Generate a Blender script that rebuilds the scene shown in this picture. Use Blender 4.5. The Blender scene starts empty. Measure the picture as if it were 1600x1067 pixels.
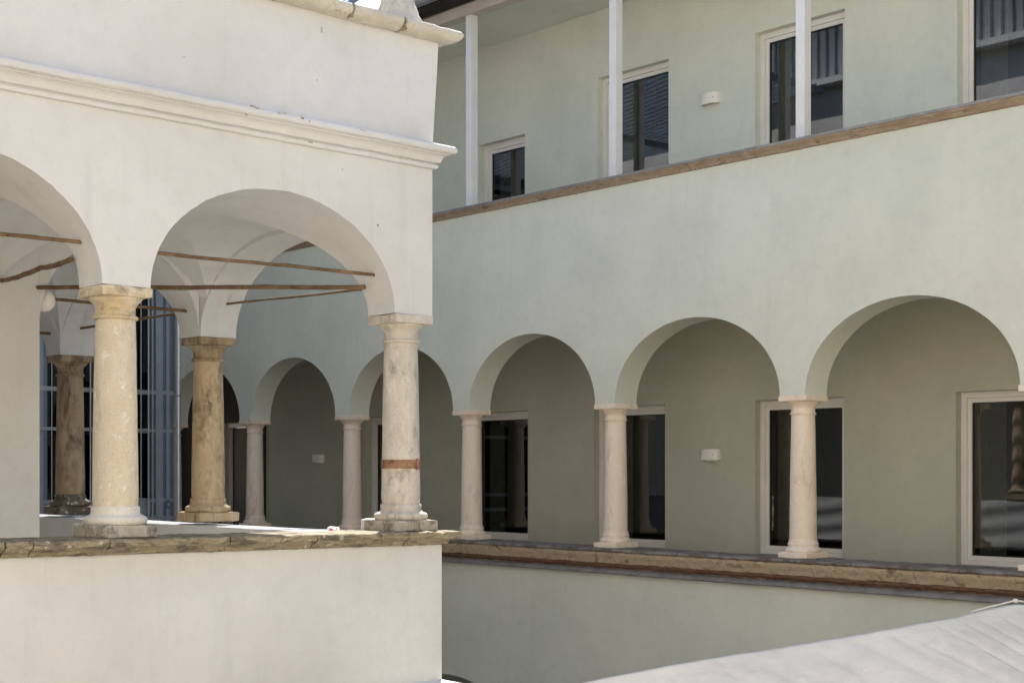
import bpy, bmesh, math, random
from mathutils import Vector, noise
random.seed(4)
S = bpy.context.scene
COL = S.collection
R = math.radians

# ------------------------------------------------------------------ camera
FW = (0.664, 0.748)
cam_d = bpy.data.cameras.new('camera'); cam = bpy.data.objects.new('camera', cam_d); COL.objects.link(cam)
cam.location = (0, 0, 0)
cam.rotation_euler = (R(90), 0, -math.atan2(FW[0], FW[1]))
cam_d.sensor_width = 36; cam_d.lens = 2308 / 1600 * 36
cam_d.shift_y = 197.5 / 1600
cam_d.clip_start = 0.1; cam_d.clip_end = 500
S.camera = cam

# ------------------------------------------------------------------ light
SUN_EL, SUN_AZ = R(48.0), R(50.0)          # azimuth measured from +x towards +y
SKY_STRENGTH = 0.15
SUN_STRENGTH = 4.8
EXPOSURE = 1.2
w = bpy.data.worlds.new('World'); S.world = w; w.use_nodes = True
nt = w.node_tree; nt.nodes.clear()
sky = nt.nodes.new('ShaderNodeTexSky'); sky.sky_type = 'NISHITA'; sky.sun_disc = False
sky.sun_elevation = SUN_EL; sky.sun_rotation = R(90) - SUN_AZ
sky.dust_density = 1.0; sky.ozone_density = 1.0; sky.air_density = 1.0
hs = nt.nodes.new('ShaderNodeHueSaturation'); hs.inputs['Saturation'].default_value = 0.95
bg = nt.nodes.new('ShaderNodeBackground'); bg.inputs[1].default_value = SKY_STRENGTH
wo = nt.nodes.new('ShaderNodeOutputWorld')
nt.links.new(sky.outputs[0], hs.inputs['Color']); nt.links.new(hs.outputs[0], bg.inputs[0]); nt.links.new(bg.outputs[0], wo.inputs[0])
sd = bpy.data.lights.new('sun', 'SUN'); sd.energy = SUN_STRENGTH; sd.angle = R(0.53); sd.color = (1, 0.95, 0.87)
sun = bpy.data.objects.new('sun', sd); COL.objects.link(sun)
dv = Vector((math.cos(SUN_EL) * math.cos(SUN_AZ), math.cos(SUN_EL) * math.sin(SUN_AZ), math.sin(SUN_EL)))
sun.rotation_euler = dv.to_track_quat('Z', 'Y').to_euler()
S.view_settings.view_transform = 'Standard'; S.view_settings.look = 'None'
S.view_settings.exposure = EXPOSURE; S.view_settings.gamma = 1; S.view_settings.use_curve_mapping = False
S.render.engine = 'CYCLES'
S.cycles.max_bounces = 10; S.cycles.diffuse_bounces = 6; S.cycles.use_denoising = True

# ------------------------------------------------------------------ materials
def new_mat(name):
    m = bpy.data.materials.new(name); m.use_nodes = True
    n = m.node_tree.nodes; l = m.node_tree.links
    return m, n, l, n['Principled BSDF']

def c4(c): return (c[0], c[1], c[2], 1)

def nz(n, l, scale, detail=4, rough=0.55, stretch=None, src='pos', dist=0.0):
    g = n.new('ShaderNodeNewGeometry')
    out = g.outputs['Position']
    if stretch:
        mp = n.new('ShaderNodeMapping'); mp.inputs['Scale'].default_value = stretch
        l.new(out, mp.inputs[0]); out = mp.outputs[0]
    t = n.new('ShaderNodeTexNoise'); t.inputs['Scale'].default_value = scale
    t.inputs['Detail'].default_value = detail; t.inputs['Roughness'].default_value = rough
    t.inputs['Distortion'].default_value = dist
    l.new(out, t.inputs['Vector'])
    return t.outputs['Fac']

def ramp(n, l, fac, a, b):
    r = n.new('ShaderNodeMapRange'); r.inputs['From Min'].default_value = a; r.inputs['From Max'].default_value = b
    r.interpolation_type = 'SMOOTHSTEP'
    l.new(fac, r.inputs['Value']); return r.outputs['Result']

def mix(n, l, fac, a, b):
    m = n.new('ShaderNodeMix'); m.data_type = 'RGBA'
    if isinstance(fac, float): m.inputs[0].default_value = fac
    else: l.new(fac, m.inputs[0])
    for i, v in ((6, a), (7, b)):
        if isinstance(v, tuple): m.inputs[i].default_value = c4(v)
        else: l.new(v, m.inputs[i])
    return m.outputs[2]

def bump(n, l, bsdf, layers, dist=0.01):
    prev = None
    for fac, st, d in layers:
        b = n.new('ShaderNodeBump'); b.inputs['Strength'].default_value = st; b.inputs['Distance'].default_value = d
        l.new(fac, b.inputs['Height'])
        if prev: l.new(prev, b.inputs['Normal'])
        prev = b.outputs[0]
    l.new(prev, bsdf.inputs['Normal'])

def mul(n, l, a, k):
    m = n.new('ShaderNodeMath'); m.operation = 'MULTIPLY'; l.new(a, m.inputs[0])
    if isinstance(k, float): m.inputs[1].default_value = k
    else: l.new(k, m.inputs[1])
    return m.outputs[0]

def plaster(name, col, var, drip=0.25, grain=0.25, wave=0.5):
    m, n, l, b = new_mat(name)
    big = ramp(n, l, nz(n, l, 0.7, 5, 0.6), 0.35, 0.7)
    c = mix(n, l, big, col, var)
    st = ramp(n, l, nz(n, l, 1.0, 5, 0.6, stretch=(5, 5, 0.35)), 0.52, 0.78)
    c = mix(n, l, mul(n, l, st, drip), c, tuple(x * 0.72 for x in var))
    fine = nz(n, l, 55, 3, 0.6)
    c = mix(n, l, mul(n, l, ramp(n, l, fine, 0.45, 0.75), 0.12), c, tuple(x * 0.6 for x in col))
    md = ramp(n, l, nz(n, l, 7, 4, 0.6), 0.45, 0.7)
    c = mix(n, l, mul(n, l, md, 0.15), c, tuple(x * 0.8 for x in var))
    l.new(c, b.inputs['Base Color'])
    b.inputs['Roughness'].default_value = 0.9; b.inputs['Specular IOR Level'].default_value = 0.2
    bump(n, l, b, [(nz(n, l, 2.2, 3, 0.5), wave, 0.03), (nz(n, l, 9, 4, 0.5), 0.35, 0.012), (nz(n, l, 110, 3, 0.6), grain, 0.004)])
    return m

def stone(name, base, light, dark, amt=0.5, dscale=5, stretch=(1, 1, 1), grain=0.5, rough=0.85, lichen=None, lamt=0.5):
    m, n, l, b = new_mat(name)
    c = mix(n, l, ramp(n, l, nz(n, l, 4, 6, 0.65, stretch=stretch), 0.35, 0.68), base, light)
    f = ramp(n, l, nz(n, l, dscale, 7, 0.72, stretch=stretch, dist=0.4), 0.62 - 0.25 * amt, 0.80 - 0.2 * amt)
    c = mix(n, l, mul(n, l, f, 0.85), c, dark)
    if lichen:
        f2 = ramp(n, l, nz(n, l, 13, 6, 0.7), 0.68 - 0.2 * lamt, 0.74 - 0.15 * lamt)
        c = mix(n, l, mul(n, l, f2, 0.8), c, lichen)
    sp = ramp(n, l, nz(n, l, 75, 3, 0.6), 0.58, 0.68)
    c = mix(n, l, mul(n, l, sp, 0.5), c, tuple(x * 0.45 for x in base))
    l.new(c, b.inputs['Base Color'])
    b.inputs['Roughness'].default_value = rough; b.inputs['Specular IOR Level'].default_value = 0.25
    bump(n, l, b, [(nz(n, l, 9, 6, 0.65), grain, 0.02), (nz(n, l, 60, 5, 0.65), grain, 0.006)])
    return m

def plain(name, col, rough=0.6, metal=0.0, var=0.15, spec=0.4, scale=12, bmp=0.08, stretch=(1, 1, 1)):
    m, n, l, b = new_mat(name)
    c = mix(n, l, ramp(n, l, nz(n, l, scale, 5, 0.6, stretch=stretch), 0.35, 0.7), col, tuple(x * (1 - var) for x in col))
    l.new(c, b.inputs['Base Color']); b.inputs['Roughness'].default_value = rough; b.inputs['Metallic'].default_value = metal
    b.inputs['Specular IOR Level'].default_value = spec
    bump(n, l, b, [(nz(n, l, scale * 3, 4, 0.6), bmp, 0.005)])
    return m

M = {}
M['white'] = plaster('white_lime_plaster', (0.685, 0.69, 0.71), (0.62, 0.62, 0.625), 0.25, 0.3, 0.7)
M['green_shaded'] = plaster('shaded_green_render', (0.56, 0.545, 0.445), (0.50, 0.49, 0.40), 0.12, 0.5, 0.12)  # green render darkened to paint in the shade of the lower gallery
M['bounce_cream'] = plaster('cream_bounce_plaster', (0.76, 0.68, 0.52), (0.71, 0.63, 0.47))  # plaster of the added wing, tinted for the warm light it bounces
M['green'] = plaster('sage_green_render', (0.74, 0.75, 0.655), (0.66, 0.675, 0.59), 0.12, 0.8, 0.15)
M['cream'] = stone('cream_limestone', (0.60, 0.525, 0.415), (0.67, 0.61, 0.50), (0.44, 0.37, 0.28), 0.4, 4, (1, 1, 0.6), 0.5, lichen=(0.78, 0.74, 0.66), lamt=0.5)
M['greystone'] = stone('grey_limestone', (0.52, 0.475, 0.42), (0.66, 0.62, 0.57), (0.24, 0.21, 0.17), 0.6, 4, (1, 1, 0.5), 0.5, lichen=(0.66, 0.64, 0.6), lamt=0.3)
M['brown'] = stone('brown_sandstone', (0.46, 0.35, 0.22), (0.58, 0.48, 0.33), (0.15, 0.105, 0.06), 0.55, 4, (1.3, 1.3, 0.45), 0.35, lichen=(0.55, 0.49, 0.40), lamt=0.3)
M['darkbrown'] = stone('dark_stained_sandstone', (0.32, 0.235, 0.15), (0.44, 0.36, 0.25), (0.07, 0.048, 0.033), 0.65, 3.5, (1.3, 1.3, 0.45), 0.35, lichen=(0.55, 0.50, 0.44), lamt=0.35)
M['plinth'] = stone('rough_stained_plinth_stone', (0.42, 0.38, 0.32), (0.58, 0.55, 0.49), (0.085, 0.07, 0.055), 0.75, 8, (1, 1, 1), 0.8, lichen=(0.66, 0.64, 0.6), lamt=0.45)
M['flaky'] = stone('flaking_dark_base_stone', (0.10, 0.08, 0.06), (0.20, 0.16, 0.12), (0.05, 0.04, 0.03), 0.5, 6, (1, 1, 1), 0.8, lichen=(0.80, 0.78, 0.74), lamt=0.6)
M['capstone'] = stone('stained_capital_stone', (0.58, 0.47, 0.30), (0.68, 0.62, 0.52), (0.22, 0.18, 0.14), 0.6, 5, (1, 1, 1.5), 0.6, lichen=(0.72, 0.68, 0.62), lamt=0.4)
M['basewhite'] = stone('whitewashed_base_stone', (0.66, 0.63, 0.57), (0.74, 0.72, 0.68), (0.34, 0.29, 0.22), 0.2, 7, (1, 1, 1), 0.6)
M['coping'] = stone('weathered_coping_stone', (0.27, 0.225, 0.15), (0.42, 0.36, 0.26), (0.055, 0.048, 0.038), 0.8, 4, (1, 1, 4.5), 0.7, lichen=(0.54, 0.52, 0.47), lamt=0.45)
M['coping_top'] = stone('pale_roof_coping_stone', (0.56, 0.52, 0.44), (0.66, 0.63, 0.56), (0.26, 0.21, 0.14), 0.3, 4, (1, 1, 1.6), 0.6)
M['ochre'] = stone('ochre_moulded_sandstone', (0.56, 0.43, 0.30), (0.68, 0.55, 0.41), (0.16, 0.10, 0.065), 0.55, 4, (1.2, 1.2, 2.2), 0.7, lichen=(0.26, 0.15, 0.10), lamt=0.4)
M['slabtop'] = stone('dark_weathered_slab', (0.15, 0.125, 0.105), (0.30, 0.27, 0.24), (0.05, 0.04, 0.033), 0.5, 6, (1, 1, 1), 0.6, lichen=(0.5, 0.46, 0.4), lamt=0.2)
M['marble'] = stone('pinkish_marble', (0.86, 0.71, 0.56), (0.89, 0.77, 0.64), (0.52, 0.38, 0.27), 0.33, 2.2, (2.2, 2.2, 0.6), 0.22, 0.6, lichen=(0.5, 0.4, 0.32), lamt=0.05)
M['upper_coping'] = stone('brown_upper_coping_stone', (0.34, 0.25, 0.18), (0.48, 0.38, 0.28), (0.14, 0.095, 0.065), 0.5, 4, (1, 1, 3), 0.5)
M['bed'] = stone('dark_red_brown_bed_stone', (0.15, 0.075, 0.045), (0.24, 0.14, 0.09), (0.04, 0.025, 0.02), 0.5, 4, (1, 1, 3), 0.5, lichen=(0.30, 0.22, 0.15), lamt=0.2)
M['lead'] = plain('grey_lead_sheet', (0.27, 0.255, 0.245), 0.5, 0.3, 0.3, scale=6)
M['zinc'] = plain('grey_zinc_sheet', (0.36, 0.355, 0.36), 0.45, 0.5, 0.25, scale=5)
M['iron'] = stone('rusted_iron_rod', (0.13, 0.085, 0.05), (0.24, 0.155, 0.09), (0.05, 0.035, 0.025), 0.45, 12, (1, 1, 1), 0.5)
M['rust'] = stone('orange_rust', (0.22, 0.105, 0.06), (0.36, 0.22, 0.14), (0.09, 0.05, 0.035), 0.6, 14, (1, 1, 1), 0.6)
M['frame'] = plain('cream_window_paint', (0.80, 0.76, 0.70), 0.45, 0, 0.06, scale=2, bmp=0.02)
M['gasket'] = plain('black_gasket', (0.02, 0.02, 0.02), 0.5)
M['post'] = plain('white_painted_timber', (0.82, 0.80, 0.78), 0.5, 0, 0.06, scale=3, bmp=0.03)
M['beam'] = plain('pale_beige_beam_paint', (0.62, 0.54, 0.47), 0.6, 0, 0.15, scale=2)
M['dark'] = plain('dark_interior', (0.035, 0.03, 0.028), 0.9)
M['curtain'] = plain('grey_green_curtain', (0.16, 0.165, 0.13), 0.95, 0, 0.3)
M['black'] = plain('black_timber_and_shade', (0.02, 0.014, 0.012), 0.7)  # soffit timber; the same black paints the shade at the gallery end
M['lampwhite'] = plain('cream_lamp_metal', (0.88, 0.84, 0.78), 0.45, 0, 0.03, bmp=0.01)
M['steel'] = plain('blue_grey_painted_steel', (0.23, 0.28, 0.35), 0.45, 0.2, 0.15, scale=3)
M['steel_light'] = plain('light_blue_grey_steel', (0.42, 0.48, 0.56), 0.4, 0.2, 0.1, scale=3)
M['rail'] = plain('pale_steel_rail', (0.55, 0.58, 0.62), 0.35, 0.4, 0.1)
M['chrome'] = plain('bright_galvanised_pipe', (0.85, 0.86, 0.88), 0.38, 0.5, 0.1)
M['paving'] = stone('courtyard_paving', (0.38, 0.34, 0.28), (0.44, 0.40, 0.34), (0.28, 0.25, 0.20), 0.3, 2)
M['floor'] = plain('terracotta_gallery_floor', (0.58, 0.53, 0.46), 0.8, 0, 0.15, scale=3)
M['tile'] = stone('grey_roof_tile', (0.22, 0.20, 0.19), (0.30, 0.28, 0.26), (0.10, 0.09, 0.08), 0.4, 3)
M['door'] = plain('brown_timber_door', (0.10, 0.06, 0.03), 0.5, 0, 0.4, scale=4, stretch=(6, 6, 0.5))
M['red'] = plain('red_print', (0.55, 0.05, 0.04), 0.5)
M['paper'] = plain('crumpled_white_card', (0.8, 0.79, 0.76), 0.6, 0, 0.05)

def canvas_mat():
    m, n, l, b = new_mat('grey_white_canvas')
    c = mix(n, l, ramp(n, l, nz(n, l, 1.6, 6, 0.65), 0.35, 0.7), (0.86, 0.815, 0.735), (0.74, 0.70, 0.63))
    c = mix(n, l, mul(n, l, ramp(n, l, nz(n, l, 3, 5, 0.6), 0.5, 0.8), 0.35), c, (0.48, 0.46, 0.42))
    l.new(c, b.inputs['Base Color']); b.inputs['Roughness'].default_value = 0.75
    bump(n, l, b, [(nz(n, l, 3, 5, 0.55), 0.6, 0.04), (nz(n, l, 20, 4, 0.6), 0.4, 0.012), (nz(n, l, 160, 2, 0.5), 0.3, 0.002)])
    return m
M['canvas'] = canvas_mat()

def glass(name, tint, refl=1.0, ior=0.08):
    m = bpy.data.materials.new(name); m.use_nodes = True
    n = m.node_tree.nodes; l = m.node_tree.links; n.clear()
    o = n.new('ShaderNodeOutputMaterial'); mx = n.new('ShaderNodeMixShader')
    t = n.new('ShaderNodeBsdfTransparent'); t.inputs[0].default_value = c4(tint)
    g = n.new('ShaderNodeBsdfGlossy'); g.inputs['Roughness'].default_value = 0.015
    g.inputs['Color'].default_value = (refl, refl, refl, 1)
    lw = n.new('ShaderNodeLayerWeight'); lw.inputs['Blend'].default_value = 0.5
    pw = n.new('ShaderNodeMath'); pw.operation = 'POWER'; pw.inputs[1].default_value = 5; l.new(lw.outputs['Facing'], pw.inputs[0])
    f = n.new('ShaderNodeMath'); f.operation = 'MULTIPLY_ADD'; f.inputs[1].default_value = 1 - ior; f.inputs[2].default_value = ior
    l.new(pw.outputs[0], f.inputs[0])
    bp = n.new('ShaderNodeBump'); bp.inputs['Strength'].default_value = 0.06; bp.inputs['Distance'].default_value = 0.01
    l.new(nz(n, l, 1.3, 2, 0.4), bp.inputs['Height'])
    l.new(bp.outputs[0], g.inputs['Normal'])
    l.new(f.outputs[0], mx.inputs[0]); l.new(t.outputs[0], mx.inputs[1]); l.new(g.outputs[0], mx.inputs[2])
    l.new(mx.outputs[0], o.inputs[0])
    return m
M['glass'] = glass('window_glass', (0.55, 0.57, 0.55), 1.0, 0.11)
M['blueglass'] = glass('dark_blue_glass', (0.10, 0.14, 0.20), ior=0.06)
M['roofglass'] = glass('pale_roof_glass', (0.9, 0.92, 0.93), ior=0.04)

# ------------------------------------------------------------------ object helpers
def wloc(o):
    v = Vector((0, 0, 0))
    while o is not None: v += o.location; o = o.parent
    return v

def thing(name, label, cat, loc=(0, 0, 0), group=None):
    o = bpy.data.objects.new(name, None); COL.objects.link(o); o.location = loc
    o.empty_display_size = 0.2
    o['label'] = label; o['category'] = cat
    if group: o['group'] = group
    return o

def mk(name, bm, mat, parent=None, smooth=35, label=None, tilt=False, kind=None):
    if tilt:
        for v in bm.verts: v.co.z -= 0.010 * (v.co.x - 5.4)
    off = wloc(parent) if parent else Vector((0, 0, 0))
    for v in bm.verts: v.co -= off
    bmesh.ops.recalc_face_normals(bm, faces=bm.faces)
    me = bpy.data.meshes.new(name); bm.to_mesh(me); bm.free()
    if smooth:
        for p in me.polygons: p.use_smooth = True
        me.set_sharp_from_angle(angle=R(smooth))
    me.materials.append(mat)
    o = bpy.data.objects.new(name, me); COL.objects.link(o); o.parent = parent
    if label: o['label'] = label
    if kind: o['kind'] = kind
    return o

def tag(o, label, cat, group=None):
    o['label'] = label; o['category'] = cat
    if group: o['group'] = group
    return o

def copy_tree(o, parent=None):
    c = o.copy(); COL.objects.link(c); c.parent = parent
    for ch in list(o.children): copy_tree(ch, c)
    return c

def box(bm, x0, x1, y0, y1, z0, z1):
    vs = [bm.verts.new((x, y, z)) for x in (x0, x1) for y in (y0, y1) for z in (z0, z1)]
    for f in ((0, 1, 3, 2), (4, 6, 7, 5), (0, 4, 5, 1), (2, 3, 7, 6), (0, 2, 6, 4), (1, 5, 7, 3)):
        bm.faces.new([vs[i] for i in f])
    return bm

def B(*a):
    bm = bmesh.new(); box(bm, *a); return bm

def bev(bm, w_, seg=2):
    bmesh.ops.bevel(bm, geom=list(bm.edges), offset=w_, segments=seg, affect='EDGES', profile=0.5)
    return bm

def rough_block(cx, cy, z0, z1, sx, sy, rnd, amp, freq=7, cuts=9, seed=0.0):
    """a worn squared stone: rounded edges, uneven faces"""
    bm = bmesh.new()
    bmesh.ops.create_cube(bm, size=1)
    bmesh.ops.subdivide_edges(bm, edges=list(bm.edges), cuts=cuts, use_grid_fill=True)
    h = Vector((sx / 2, sy / 2, (z1 - z0) / 2)); inner = Vector((max(h.x - rnd, 0), max(h.y - rnd, 0), max(h.z - rnd, 0)))
    for v in bm.verts:
        p = Vector((v.co.x * 2 * h.x, v.co.y * 2 * h.y, v.co.z * 2 * h.z))
        q = Vector((max(-inner.x, min(inner.x, p.x)), max(-inner.y, min(inner.y, p.y)), max(-inner.z, min(inner.z, p.z))))
        d = p - q
        if d.length > 1e-6: p = q + d.normalized() * min(rnd, d.length if d.length < rnd else rnd)
        s = Vector((cx, cy, (z0 + z1) / 2)) + p
        nv = noise.noise_vector(s * freq + Vector((seed, seed * 2, 0))) * amp + noise.noise_vector(s * freq * 3.1 + Vector((seed, 0, 5))) * amp * 0.45
        v.co = s + nv
    return bm

def lathe(profile, cx, cy, z0, seg=48, amp=0.0, freq=6, seed=0.0, caps=True):
    bm = bmesh.new(); rings = []
    for r, z in profile:
        ring = []
        for i in range(seg):
            a = 2 * math.pi * i / seg
            p = Vector((math.cos(a) * r, math.sin(a) * r, z))
            k = 1.0
            if amp:
                k += (noise.noise(p * freq + Vector((seed, seed, seed))) * amp + noise.noise(p * freq * 3.7 + Vector((seed, 0, 3))) * amp * 0.4) / max(r, 0.05)
            ring.append(bm.verts.new((cx + p.x * k, cy + p.y * k, z0 + z)))
        rings.append(ring)
    for a, b in zip(rings, rings[1:]):
        for i in range(seg):
            bm.faces.new((a[i], a[(i + 1) % seg], b[(i + 1) % seg], b[i]))
    if caps:
        bm.faces.new(rings[0][::-1]); bm.faces.new(rings[-1])
    return bm

def tube(p0, p1, r, wob=0.0, seg=10, n=28, sag=0.0, seed=0.0):
    p0 = Vector(p0); p1 = Vector(p1); d = (p1 - p0); L = d.length; d.normalize()
    up = Vector((0, 0, 1)) if abs(d.z) < 0.9 else Vector((1, 0, 0))
    a = d.cross(up).normalized(); b = d.cross(a).normalized()
    bm = bmesh.new(); rings = []
    for i in range(n + 1):
        t = i / n; c = p0 + d * L * t
        if wob:
            nv = noise.noise_vector(c * 1.3 + Vector((seed, 0, 0))) * wob + noise.noise_vector(c * 4 + Vector((seed, 0, 0))) * wob * 0.35
            c = c + nv * math.sin(math.pi * t) ** 0.5
        c.z -= sag * math.sin(math.pi * t)
        ring = []
        for k in range(seg):
            th = 2 * math.pi * k / seg
            rr = r * (1 + (0.25 * noise.noise(c * 9 + Vector((k, seed, 0))) if wob else 0))
            ring.append(bm.verts.new(c + a * math.cos(th) * rr + b * math.sin(th) * rr))
        rings.append(ring)
    for q, s in zip(rings, rings[1:]):
        for k in range(seg): bm.faces.new((q[k], q[(k + 1) % seg], s[(k + 1) % seg], s[k]))
    bm.faces.new(rings[0][::-1]); bm.faces.new(rings[-1])
    return bm

def moulding(path, prof, step=0.06, amp=0.0, freq=6, seed=0.0, amp2=None):
    """extrude a closed profile (out, z) along a polyline; 'out' points to the right of travel, corners mitred"""
    P = [Vector((p[0], p[1])) for p in path]
    pts = []
    for i in range(len(P)):
        dirs = []
        if i > 0: dirs.append((P[i] - P[i - 1]).normalized())
        if i < len(P) - 1: dirs.append((P[i + 1] - P[i]).normalized())
        ns = [Vector((d.y, -d.x)) for d in dirs]
        if len(ns) == 2:
            m = (ns[0] + ns[1]); m = m / (m.dot(ns[0]))
        else: m = ns[0]
        pts.append((P[i], m))
    samp = [pts[0]]
    for (a, ma), (b, mb) in zip(pts, pts[1:]):
        L = (b - a).length; n = max(1, int(L / step))
        na = Vector(((b - a).normalized().y, -(b - a).normalized().x))
        for k in range(1, n): samp.append((a + (b - a) * k / n, na))
        samp.append((b, mb))
    bm = bmesh.new(); rings = []
    am2 = amp * 0.5 if amp2 is None else amp2
    for c, m in samp:
        ring = []
        for o_, z in prof:
            p = Vector((c.x + m.x * o_, c.y + m.y * o_, z))
            if amp:
                p = p + noise.noise_vector(p * freq + Vector((seed, 0, 0))) * amp + noise.noise_vector(p * freq * 3.3 + Vector((0, seed, 0))) * am2
            ring.append(bm.verts.new(p))
        rings.append(ring)
    n = len(prof)
    for a, b in zip(rings, rings[1:]):
        for k in range(n): bm.faces.new((a[k], a[(k + 1) % n], b[(k + 1) % n], b[k]))
    bm.faces.new(rings[0][::-1]); bm.faces.new(rings[-1])
    return bm

def arch_panel(p0, p1, thick, arches, rise, zs, zt, nseg=40, jit=0.0, seed=0.0, rows=6, s_end=None):
    """wall standing on piers: from p0 to p1 (axis line), arches = [(s_from, s_to)], springing zs, top zt"""
    p0 = Vector((p0[0], p0[1])); p1 = Vector((p1[0], p1[1])); d = (p1 - p0); L = d.length; d.normalize()
    nrm = Vector((d.y, -d.x))
    sp = [(0.0, zs)]
    for a, b in arches:
        c = (a + b) / 2; h = (b - a) / 2
        for i in range(nseg + 1):
            t = math.pi * (1 - i / nseg)
            sp.append((c + h * math.cos(t), zs + rise * math.sin(t)))
    sp.append((L, zs))
    if sp[0][0] == sp[1][0]: sp.pop(0)
    if sp[-1][0] == sp[-2][0]: sp.pop()
    bm = bmesh.new(); cols = []
    for i, (s, z) in enumerate(sp):
        f_, b_ = [], []
        for r in range(rows + 1):
            zz = z + (zt - z) * r / rows
            for lst, side in ((f_, 1), (b_, -1)):
                q = p0 + d * s + nrm * (thick / 2 * side)
                v = Vector((q.x, q.y, zz))
                if jit and r == 0 and 0 < i < len(sp) - 1:
                    k = noise.noise(v * 5 + Vector((seed, 0, 0))) * jit * 0.7 + noise.noise(v * 28 + Vector((seed, 0, 0))) * jit * 0.9
                    v.z += k if z > zs + 0.001 else 0; v.x += d.x * k * 0.3; v.y += d.y * k * 0.3
                lst.append(bm.verts.new(v))
        cols.append((f_, b_))
    for (fa, ba), (fb, bb) in zip(cols, cols[1:]):
        for r in range(rows):
            bm.faces.new((fa[r], fb[r], fb[r + 1], fa[r + 1])); bm.faces.new((ba[r], ba[r + 1], bb[r + 1], bb[r]))
        bm.faces.new((fa[0], ba[0], bb[0], fb[0])); bm.faces.new((fa[-1], fb[-1], bb[-1], ba[-1]))
    for f_, b_ in (cols[0], cols[-1]):
        for r in range(rows): bm.faces.new((f_[r], f_[r + 1], b_[r + 1], b_[r]))
    return bm

def vault(x0, x1, y0, y1, rise, zs, n=28, g=0.03):
    bm = bmesh.new()
    cx, cy, ax, ay = (x0 + x1) / 2, (y0 + y1) / 2, (x1 - x0) / 2, (y1 - y0) / 2
    V = []
    for i in range(n + 1):
        tx = math.pi * (1 - i / n); row = []
        for j in range(n + 1):
            ty = math.pi * (1 - j / n)
            z = zs + (rise + g) * max(math.sin(tx), math.sin(ty)) - 0.0
            row.append(bm.verts.new((cx + ax * math.cos(tx), cy + ay * math.cos(ty), z)))
        V.append(row)
    for i in range(n):
        for j in range(n):
            a, b, c, d = V[i][j], V[i + 1][j], V[i + 1][j + 1], V[i][j + 1]
            if i + j == n - 1: bm.faces.new((a, b, d)); bm.faces.new((b, c, d))
            elif i == j: bm.faces.new((a, b, c)); bm.faces.new((a, c, d))
            else: bm.faces.new((a, b, c, d))
    return bm

def wall_openings(xf, xb, y0, y1, z0, z1, rects):
    """wall at x in [xf, xb] with rectangular openings (ya, yb, za, zb), reveals included"""
    ys = sorted({y0, y1, *[r[0] for r in rects], *[r[1] for r in rects]})
    zz = sorted({z0, z1, *[r[2] for r in rects], *[r[3] for r in rects]})
    def hole(ya, yb, za, zb):
        return any(r[0] <= ya + 1e-6 and yb - 1e-6 <= r[1] and r[2] <= za + 1e-6 and zb - 1e-6 <= r[3] for r in rects)
    bm = bmesh.new(); cache = {}
    def V(x, y, z):
        k = (round(x, 4), round(y, 4), round(z, 4))
        if k not in cache: cache[k] = bm.verts.new((x, y, z))
        return cache[k]
    for ya, yb in zip(ys, ys[1:]):
        for za, zb in zip(zz, zz[1:]):
            if not hole(ya, yb, za, zb):
                for x in (xf, xb): bm.faces.new((V(x, ya, za), V(x, yb, za), V(x, yb, zb), V(x, ya, zb)))
    for ya, yb, za, zb in rects:
        yy = [y for y in ys if ya - 1e-6 <= y <= yb + 1e-6]; zq = [z for z in zz if za - 1e-6 <= z <= zb + 1e-6]
        for y in (ya, yb):
            for a, b in zip(zq, zq[1:]): bm.faces.new((V(xf, y, a), V(xb, y, a), V(xb, y, b), V(xf, y, b)))
        for z in (za, zb):
            for a, b in zip(yy, yy[1:]): bm.faces.new((V(xf, a, z), V(xb, a, z), V(xb, b, z), V(xf, b, z)))
    return bm

def ring(bm, x0, x1, y0, y1, z0, z1, wd):
    box(bm, x0, x1, y0, y0 + wd, z0, z1); box(bm, x0, x1, y1 - wd, y1, z0, z1)
    box(bm, x0, x1, y0 + wd, y1 - wd, z0, z0 + wd); box(bm, x0, x1, y0 + wd, y1 - wd, z1 - wd, z1)
    return bm

GROUND = -5.6
# ------------------------------------------------------------------ ground
bm = bmesh.new(); box(bm, -120, 160, -120, 160, GROUND - 0.3, GROUND)
o = mk('ground', bm, M['paving'], smooth=0); o['kind'] = 'structure'

# ================================================================== WHITE LOGGIA
ZB, ZC = -0.545, 1.42            # column foot / springing of the white loggia at x = 5.4
WL = thing('white_loggia', 'white plastered arcaded loggia building with stone columns and parapet', 'building', (8.24, 10.82, GROUND))
YF = 10.82

RISE = 0.935
# front: piers 0.42 wide on the columns
bm = arch_panel((-3.5, YF), (8.45, YF), 0.40, [(-3.14 + 3.5, -0.5 + 3.5), (-0.08 + 3.5, 2.35 + 3.5), (2.77 + 3.5, 5.20 + 3.5), (5.61 + 3.5, 8.02 + 3.5)], RISE, ZC, 2.79, 60, 0.008, 2.0)
mk('arcade_wall', bev(bm, 0.004, 1) if False else bm, M['white'], WL, 30, tilt=True)
# side: B -> C -> D -> ...
def side(a, b, s0, yB, seed):
    d = math.hypot(b[0] - a[0], b[1] - a[1])
    bm = arch_panel(a, b, 0.44, [(s0, d - 0.20)], RISE - 0.02, ZC, 3.9, 40, 0.006, seed)
    mk('arcade_wall', bm, M['white'], WL, 30, tilt=True)
side((8.235, 11.022), (8.12, 14.08), 0.0, 0, 5.0)
side((8.12, 14.083), (8.12, 17.46), 0.20, 0, 6.0)
side((8.12, 17.463), (8.12, 20.80), 0.20, 0, 7.0)
side((8.12, 20.803), (8.12, 24.10), 0.20, 0, 8.0)
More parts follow.
